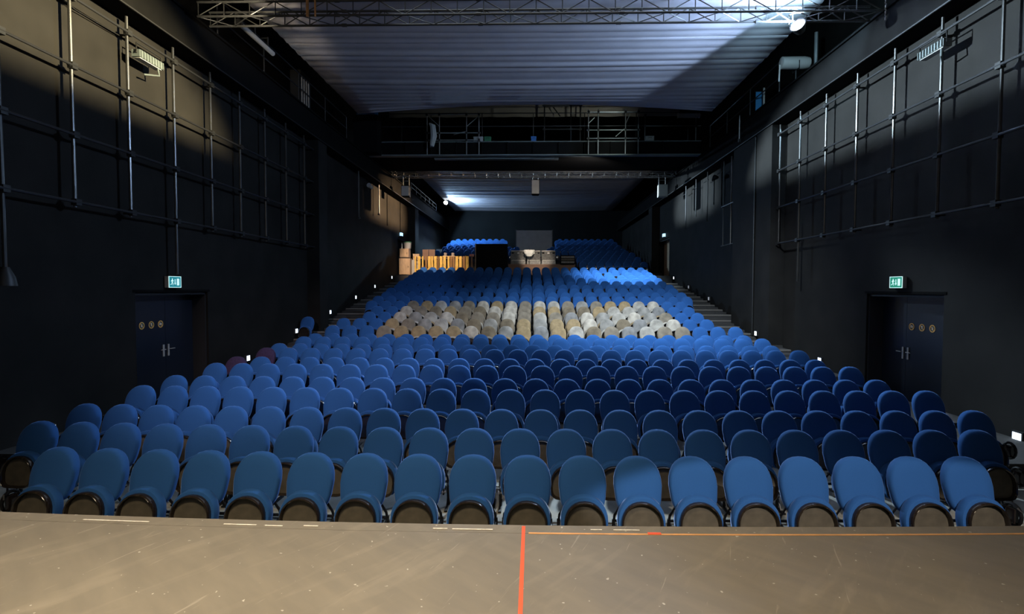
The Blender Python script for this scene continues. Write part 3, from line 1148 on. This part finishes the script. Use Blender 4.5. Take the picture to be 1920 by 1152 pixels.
for nm, mk, x, z, wd, lb in (('equipment_case', 'green', -1.95, 8.775, .28, 'small green case on the lighting bridge'),
                             ('tool_case', 'grey', -2.35, 8.775, .4, 'pale tool case beside the green case on the bridge'),
                             ('equipment_case', 'bluebox', .02, 8.775, .22, 'small blue case near the middle of the bridge'),
                             ('equipment_case', 'grey', 4.95, 8.775, .35, 'small grey case right of the right scaffold frame')):
    b = MB().box((-wd / 2, -.1, -.09), (wd / 2, .1, .07), M[mk])
    b.box((-wd / 2 - .01, -.105, .071), (wd / 2 + .01, .105, .1), M[mk])
    b.tube([(-.06, -.11, .0), (-.06, -.14, .03), (.06, -.14, .03), (.06, -.11, .0)], .008, M['clamp'], 5)
    o = b.build(nm)
    o.location = (x, 22.18, z)
    tag(o, lb, 'case')
b = MB().box((-.38, -.25, 0), (.38, .25, .42), M['bluebox'])
b.box((-.4, -.27, .42), (.4, .27, .46), M['bluebox'])
o = b.build('storage_crate')
o.location = (-7.0, 21.75, 9.62)
o2 = MB().box((-.5, -.3, -1.55), (.5, .3, -.005), M['flat_black']).build('stand', o)
tag(o, 'blue storage crate on a black stand at the left end of the bridge', 'crate')

# ---------------------------------------------------------------- hanging loudspeakers and projector


def speaker(x, y, z0, z1, wd, dp, label, front, side, hang):
    root = thing('hanging_loudspeaker', (x, y, z0), label, 'loudspeaker')
    h = z1 - z0
    b = MB()
    b.prism([(-wd / 2, -dp / 2), (wd / 2, -dp / 2), (wd / 2 * .8, dp / 2), (-wd / 2 * .8, dp / 2)], h, side)
    b.build('enclosure', root)
    MB().box((-wd / 2 + .02, -dp / 2 - .015, .03), (wd / 2 - .02, -dp / 2 - .001, h - .03), front).build('grille', root)
    b = MB()
    for sx in (-1, 1):
        b.tube([(sx * wd * .35, 0, h), (sx * wd * .35, 0, h + hang)], .018, M['scaffold'], 6)
    b.tube([(-wd * .42, 0, h + hang * .5), (wd * .42, 0, h + hang * .5)], .018, M['scaffold'], 6)
    b.tube([(-wd * .42, 0, h + hang), (wd * .42, 0, h + hang)], .03, M['scaffold'], 6)
    b.build('bracket', root)
    return root


speaker(.12, 25.825, 7.07, 7.80, .40, .42, 'dark loudspeaker hanging from the middle of the distant truss', M['silver'], M['beam'], .24)
speaker(6.42, 25.825, 6.95, 7.55, .46, .42, 'silver loudspeaker hanging at the right end of the distant truss', M['silver'], M['grey'], .49)
speaker(-6.38, 25.825, 6.98, 7.52, .42, .40, 'grey loudspeaker hanging at the left end of the distant truss', M['silver'], M['beam'], .52)

# ---------------------------------------------------------------- galleries behind the runway beams


def gallery_rail(sx, ys, z0, z1, label, x=7.0, m='scaffold'):
    root = thing('gallery_railing', (sx * x, ys[0], z0), label, 'railing')
    L = ys[-1] - ys[0]
    for y in ys:
        MB().tube([(0, y - ys[0], 0), (0, y - ys[0], z1 - z0)], .018, M[m], 6).build('post', root)
    for z in (z1 - z0, (z1 - z0) * .5):
        MB().tube([(0, 0, z), (0, L, z)], .018, M[m], 6).build('rail', root)
    return root


gallery_rail(-1, [25.0 + .9 * i for i in range(3)], 8.06, 8.42, 'pale railing on the left runway beam beside the distant truss', 7.12)
gallery_rail(-1, [30 + 1.3 * i for i in range(7)], 8.06, 8.55, 'long pale railing on the left runway beam by the far floodlight', 7.12)
gallery_rail(1, [25.0 + .9 * i for i in range(3)], 8.06, 8.42, 'pale railing on the right runway beam beside the distant truss', 7.12)
# follow spot on the right gallery
fs = thing('follow_spot', (7.16, 14.35, 8.055), 'pale cylindrical spotlight on a stand on the right runway beam', 'spotlight')
b = MB()
n = 16
b.rings([[(zz, q * math.cos(2 * PI * i / n), .5 + q * math.sin(2 * PI * i / n)) for i in range(n)] for q, zz in ((.10, -.42), (.16, -.40), (.165, .2), (.14, .34), (.06, .4))], M['silver'])
b.build('barrel', fs, True)
b = MB()
b.tube([(-.32, 0, .5), (-.44, 0, .45), (-.45, -.0, 0)], .02, M['silver'], 7)
b.build('stand', fs, True)
b = MB().tube([(0, -.18, .5), (0, -.18, .3), (0, .18, .3), (0, .18, .5)], .014, M['clamp'], 6)
b.tube([(0, 0, .3), (0, 0, 0)], .018, M['clamp'], 6)
b.build('yoke', fs, True)
b = MB().tube([(7.5, 14.0, 8.005), (7.5, 14.0, 9.2)], .045, M['scaffold'], 8)
b.box((7.4, 13.9, 8.001), (7.6, 14.1, 8.015), M['scaffold'])
tag(b.build('gallery_post', None, True), 'pale round post standing behind the cylindrical spotlight', 'post')
b = MB()
b.box((7.22, 10.9, 8.06), (7.5, 12.6, 8.2), M['grey'])
b.box((7.22, 12.6, 8.06), (7.32, 13.6, 8.12), M['grey'])
b.tube([(7.26, 10.9, 8.2), (7.26, 12.6, 8.24)], .02, M['silver'], 6)
o = b.build('cable_duct')
o.location.z = -.055
tag(o, 'grey metal duct lying along the right gallery ledge', 'duct')
b = MB()
for i in range(24):
    z = 7.75 + i * .06
    b.tube([(7.0 + (.012 if i % 2 else 0), 10.55, z), (7.0 - (.012 if i % 2 else 0), 10.55, z + .05)], .012, M['silver'], 5)
tag(b.build('hoist_chain'), 'thin steel hoist chain hanging beside the right runway beam', 'chain')
b = MB().tube([(7.3, 16.6, 8.005), (7.3, 16.6, 8.75)], .03, M['silver'], 7)
tag(b.build('gallery_post', None, True), 'short pale post on the right gallery beyond the spotlight', 'post')
b = MB()
b.prism([(-.12, -.03), (.12, -.04), (.14, .03), (-.1, .04)], .75, M['tarp'])
b.tube([(-.14, 0, .76), (.14, 0, .76)], .02, M['clamp'], 6)
o = b.build('hanging_tarp')
o.location = (7.3, 16.95, 8.0)
tag(o, 'bright blue tarpaulin hung over the right gallery rail', 'tarpaulin')
gallery_rail(1, [15.2, 17.2, 19.2, 21.0], 8.055, 8.95, 'dark gallery railing on the right between spotlight and bridge', 7.12, 'rail_dark')
gallery_rail(-1, [11.6, 13.6, 15.6, 17.6, 19.6], 8.055, 8.9, 'dark gallery railing on the left between truss and bridge', 7.12, 'rail_dark')
rk = thing('dimmer_rack', (-7.33, 16.2, 8.005), 'dim tall rack standing on the left gallery', 'rack')
MB().box((-.16, -.35, 0), (.16, .35, 1.1), M['rail_dark']).build('case', rk)
for i in range(4):
    MB().box((.161, -.3 + i * .16, .12), (.172, -.25 + i * .16, .9), M['valance']).build('module', rk)
b = MB().tube([(-.75, 0, 0), (.75, 0, 0)], .06, M['silver'], 10)
b.tube([(-.82, 0, 0), (-.75, 0, 0)], .09, M['clamp'], 10)
b.tube([(-.1, 0, .05), (-.1, 0, .3)], .02, M['clamp'], 6)
b.tube([(.5, 0, .05), (.5, 0, .3)], .02, M['clamp'], 6)
for q in (-.1, .5):
    b.tube([(q, 0, .28), (q, .40, .28)], .018, M['clamp'], 6)
o = b.build('tube_lantern', None, True)
o.rotation_euler = (0, 0, PI / 2)
o.location = (-6.75, 12.6, 8.45)
tag(o, 'long grey tube lantern high on the left beside the drape', 'lantern')

# suspended pipe frame, ladder and cable on the right wall
pf = thing('hanging_pipe_frame', (7.2, 18.9, 4.0), 'narrow pipe frame hanging on the right wall past the pillar', 'pipe frame')
for dy, m, r in ((.0, 'pipe', .03), (.75, 'rail_dark', .024)):
    MB().tube([(0, dy, 0), (0, dy, 3.2)], r, M[m], 8).build('upright', pf, True)
for z in (0.02, 1.5):
    MB().tube([(-.03, -.45, z), (-.03, .85, z)], .02, M['pipe'], 7).build('bar', pf, True)
ld = thing('wall_ladder', (7.3, 18.55, .0), 'dark narrow ladder fixed to the right wall behind the pillar', 'ladder')
for dx in (-.0, .18):
    MB().box((dx - .02, -.02, .7), (dx + .02, .02, 7.2), M['rail_dark']).build('rail', ld)
for i in range(21):
    MB().tube([(0, 0, .9 + i * .3), (.18, 0, .9 + i * .3)], .012, M['rail_dark'], 5).build('rung', ld)
b = MB().tube([(7.06, 16.58, .9), (7.05, 16.58, 4), (7.06, 16.58, 7.2)], .02, M['clamp'], 6)
tag(b.build('pillar_cable', None, True), 'black cable running down the joint of the right pillar', 'cable')
b = MB()
b.tube([(0, 0, .1), (0, 0, .75)], .018, M['silver'], 6)
b.tube([(0, 0, .75), (0, 0, .9)], [.018, .004], M['silver'], 6)
b.box((-.03, -.03, 0), (.03, .03, .1), M['clamp'])
o = b.build('cable_drop', None, True)
o.location = (7.02, 17.8, 7.4)
tag(o, 'pale tapered cable drop on the right runway beam', 'cable')
for y, zb in ((24.1, 5.85), (21.3, 5.3)):
    b = MB().tube([(-7.25, y, zb), (-7.25, y, 7.25)], .03, M['pipe'], 8)
    b.box((-7.3, y - .05, zb - .02), (-7.2, y + .05, zb + .04), M['clamp'])
    tag(b.build('drop_pipe', None, True), 'single drop pipe on the far left wall, %s' % ('over the lit panels' if y > 23 else 'nearest past the pillar'), 'pipe')
for i, y in enumerate((26.3, 28.9)):
    b = MB().box((-7.498, y - .02, 5.6), (-7.47, y + .02, 7.25), M['beam'])
    tag(b.build('wall_batten'), 'thin dark batten on the lit far left wall, %s' % ('nearer one' if i == 0 else 'further one'), 'batten')
wl = thing('far_wall_lamp', (-7.2, 22.6, 6.9), 'small spotlight fixed high on the far left wall', 'lamp')
MB().tube([(0, -.15, 0), (.05, .15, -.05)], [.10, .07], M['silver'], 10).build('housing', wl, True)
MB().tube([(0, 0, 0), (-.28, 0, .05)], .015, M['clamp'], 6).build('bracket', wl)
wl = thing('far_wall_lamp', (7.2, 20.6, 6.75), 'small dark mushroom-shaped spotlight high on the far right wall', 'lamp')
MB().tube([(0, -.25, 0), (0, 0, .06), (0, .25, 0)], [.06, .10, .05], M['beam'], 10).build('housing', wl, True)
MB().tube([(0, .1, 0), (.0, .12, -1.0)], .02, M['clamp'], 6).build('post', wl)
for i, y in enumerate((20.0, 21.6, 23.1, 24.6)):
    b = MB().tube([(7.25, y, 5.2 if i % 2 else 5.6), (7.25, y, 7.25)], .025, M['rail_dark'], 7)
    b.tube([(7.25, y - .1, 6.9), (7.25, y + .5, 6.9)], .018, M['rail_dark'], 6)
    tag(b.build('drop_pipe', None, True), 'dark drop pipe on the lit far right wall, %s past the pillar' % ORD[i + 1], 'pipe')

# ---------------------------------------------------------------- control booth
BZ = 3.1


def cabinet(x, y, z, wd, dp, h, m, label, nd=2, knobs=True):
    root = thing('cabinet', (x, y, z), label, 'cabinet')
    MB().box((-wd / 2, -dp / 2, .04), (wd / 2, dp / 2, h), m).build('body', root)
    MB().box((-wd / 2 + .03, -dp / 2 + .03, 0), (wd / 2 - .03, dp / 2 - .03, .04), M['frame']).build('plinth', root)
    for i in range(nd):
        z0, z1 = .06 + (h - .1) * i / nd, .04 + (h - .1) * (i + 1) / nd
        d = MB().box((-wd / 2 + .015, -dp / 2 - .02, z0), (wd / 2 - .015, -dp / 2 - .001, z1), m).build('door', root)
        MB().box((wd / 2 - .1, -dp / 2 - .04, (z0 + z1) / 2 - .05), (wd / 2 - .08, -dp / 2 - .021, (z0 + z1) / 2 + .05), M['black_metal']).build('handle', d)
    return root


cabinet(-7.1, 28.5, BZ, .60, .5, .95, M['tan'], 'lower tan wooden cabinet by the left wall beside the booth', 1)
cabinet(-7.12, 28.5, BZ + .96, .50, .45, .52, M['tan'], 'smaller tan wooden cabinet standing on the lower tan cabinet', 1)
cabinet(-6.56, 28.78, BZ, .40, .5, .88, M['grey'], 'grey cabinet between the tan cabinets and golden slats', 2)
b = MB().box((-.17, -.15, 0), (.17, .15, .30), M['tan'])
b.box((-.18, -.16, .301), (.18, .16, .33), M['tan'])
b.prism([(-.17, -.16), (-.02, -.16), (-.02, -.2), (-.17, -.2)], .02, M['brown'], T(0, 0, .15))
o = b.build('cardboard_box')
o.location = (-6.54, 28.75, BZ + .885)
tag(o, 'small tan cardboard box on the grey cabinet', 'box')
b = MB()
b.tube([(0, 0, 0), (0, 0, .02), (0, 0, .34)], [.17, .18, .21], M['grey'], 14)
b.tube([(0, 0, .341), (0, 0, .39)], [.22, .215], M['green'], 14)
o = b.build('storage_tub', None, True)
o.location = (-6.98, 28.5, BZ + 1.485)
tag(o, 'pale round tub with green lid on the upper tan cabinet', 'tub')
b = MB().tube([(0, 0, 0), (0, 0, .02), (0, 0, .24), (0, 0, .27), (0, 0, .34)], [.035, .04, .04, .016, .016], M['white'], 10)
o = b.build('bottle', None, True)
o.location = (-7.28, 28.42, BZ + 1.485)
tag(o, 'slim white bottle on the upper tan cabinet beside the tub', 'bottle')

gs = thing('slatted_barrier', (-5.1, 28.3, BZ), 'golden varnished slatted wooden barrier in front of the booth', 'barrier')
rs = random.Random(2)
x = -1.44
while x < 1.42:
    wd = rs.choice((.08, .11, .15))
    MB().box((x, -.03 + rs.uniform(-.02, .02), .03), (x + wd, .01 + rs.uniform(0, .01), 1.06), M[rs.choice(('oak', 'oak', 'oak_dark'))]).build('slat', gs)
    x += wd + rs.choice((.03, .05, .09))
MB().box((-1.46, .03, .28), (1.46, .07, .38), M['oak']).build('rail', gs)
MB().box((-1.46, .03, .92), (1.46, .07, 1.0), M['brown']).build('rail', gs)
for sx in (-1.4, 1.4, 0):
    MB().box((sx - .04, .071, 0), (sx + .04, .13, 1.05), M['brown']).build('post', gs)

bp = thing('black_panel', (-2.27, 28.6, BZ), 'tall square black panel standing left of the mixing desks', 'panel')
MB().box((-.90, -.03, .0), (.87, .03, 1.77), M['flat_black']).build('board', bp)
MB().box((-.945, -.04, .0), (-.905, .06, 1.78), M['tan']).build('edge_post', bp)
for sx in (-.6, .6):
    MB().tube([(sx, .04, 1.2), (sx, .7, .01)], .02, M['clamp'], 6).build('strut', bp)

dk = thing('control_desk', (0.25, 28.9, BZ), 'long brown wooden desk carrying the mixing consoles', 'desk')
MB().box((-1.62, -.45, .58), (2.1, .45, .64), M['brown']).build('desk_top', dk)
MB().box((-1.6, -.44, .05), (2.08, -.41, .579), M['brown']).build('front_panel', dk)
for sx in (-1.55, .25, 2.0):
    MB().box((sx - .03, -.40, 0), (sx + .03, .42, .579), M['brown']).build('leg', dk)
for i, (x, wd, lb) in enumerate(((-.82, .86, 'left covered mixing console on the brown desk'), (.05, .80, 'middle mixing console on the brown desk, white lampshade behind it'), (.88, .82, 'right mixing console on the brown desk beside the rack'))):
    mc = thing('mixing_console', (x, 28.97, BZ + .645), lb, 'mixing console', 'mixing consoles on the control desk')
    b = MB()
    b.prism([(-.34, 0), (.34, 0), (.30, .40), (.16, .76), (.08, .76), (-.32, .16)], wd - .04, M['console'], T(-(wd - .04) / 2, 0, 0) @ RZ(PI / 2) @ RY(0) @ Matrix(((0, 0, -1, 0), (1, 0, 0, 0), (0, 1, 0, 0), (0, 0, 0, 1))) if False else T(-(wd - .04) / 2, 0, 0) @ Matrix(((0, 0, 1, 0), (1, 0, 0, 0), (0, 1, 0, 0), (0, 0, 0, 1))))
    b.build('body', mc)
    MB().box((-wd / 2 + .06, -.30, .20), (wd / 2 - .06, -.245, .235), M['silver'], T(0, 0, 0)).build('armrest', mc)
    for q in range(3):
        xq = -wd / 2 + .12 + q * (wd - .24) / 2
        MB().box((xq - .06, -.02, .55), (xq + .06, .0, .68), M['beam'] if q != 1 else M['silver'], T(0, .0, 0)).build('meter', mc)
    MB().box((-wd / 2 + .03, .07, .762), (wd / 2 - .03, .17, .79), M['silver']).build('top_bar', mc)
b = MB()
b.tube([(0, 0, .36), (0, 0, .16), (0, 0, 0)], [.30, .26, .12], M['white'], 8)
b.tube([(0, 0, .36), (0, 0, .40)], .02, M['clamp'], 6)
o = b.build('lamp_shade', None, False)
o.location = (-.2, 28.52, BZ + 1.08)
o.scale = (1, .28, 1)
sp = MB().tube([(0, 0, -.435), (0, 0, 0)], .015, M['clamp'], 6).build('stem', o)
tag(o, 'white faceted lampshade standing behind the mixing consoles', 'lamp')
rk = thing('equipment_rack', (1.93, 28.55, BZ + .645), 'low black equipment rack at the right end of the desk', 'rack')
MB().box((-.40, -.2, 0), (.40, .25, .48), M['flat_black']).build('case', rk)
for i in range(3):
    MB().box((-.36, -.215, .05 + i * .14), (.36, -.201, .15 + i * .14), M['console'] if i != 1 else M['brown_panel']).build('unit', rk)
for i, (x, z, hh, m, lb) in enumerate(((-6.12, 1.08, .42, 'brown', 'leftmost brown chair back behind the golden barrier'), (-5.75, 1.08, .42, 'brown', 'second brown chair back behind the golden barrier'))):
    ch = thing('wooden_chair', (x, 29.0, BZ), lb, 'chair', 'brown chairs behind the barrier')
    MB().box((-.17, -.18, .52), (.17, .18, .56), M['brown']).build('seat', ch)
    MB().box((-.17, .16, .9), (.17, .19, 1.5), M['brown']).build('backrest', ch)
    for sx in (-.15, .15):
        MB().box((sx - .02, .159, 0), (sx + .02, .195, .9), M['brown']).build('leg', ch)
        MB().box((sx - .02, -.17, 0), (sx + .02, -.13, .52), M['brown']).build('leg', ch)
tb = thing('small_table', (-4.75, 29.2, BZ), 'small pale table behind the golden barrier', 'table')
MB().box((-.36, -.25, 1.08), (.36, .25, 1.13), M['tan']).build('table_top', tb)
for sx in (-.32, .32):
    for sy in (-.2, .2):
        MB().box((sx - .02, sy - .02, 0), (sx + .02, sy + .02, 1.08), M['tan']).build('leg', tb)
for i, (x, z, m, lb) in enumerate(((-4.98, 1.135, 'valance', 'left small pale jar on the table behind the barrier'), (-4.55, 1.135, 'valance', 'right small pale jar on the table behind the barrier'))):
    b = MB().tube([(0, 0, 0), (0, 0, .15), (0, 0, .18)], [.08, .09, .06], M[m], 10)
    o = b.build('jar', None, True)
    o.location = (x, 29.15, BZ + z)
    tag(o, lb, 'jar')
bn = thing('bar_stool', (-3.42, 28.7, BZ), 'pink-topped stool at the right end of the golden barrier', 'stool')
MB().tube([(0, 0, 1.08), (0, 0, 1.2)], .13, mat('pink_vinyl', (.6, .25, .2), .5), 12).build('seat', bn, True)
MB().tube([(0, 0, .02), (0, 0, 1.08)], .05, M['brown'], 8).build('post', bn)
MB().tube([(0, 0, 0), (0, 0, .03)], .18, M['brown'], 12).build('base', bn)

# grey partition on the top tiers
gp = thing('partition', (.09, 37.0, row_z(35)), 'grey partition box standing among the topmost seats', 'partition')
MB().box((-1.28, -.1, 0), (1.28, .1, 6.56 - row_z(35)), M['screen_door']).build('panel', gp)
for sx in (-1.3, 1.3):
    MB().box((sx - .03, -.12, 0), (sx + .03, .12, 6.6 - row_z(35)), M['girder']).build('post', gp)
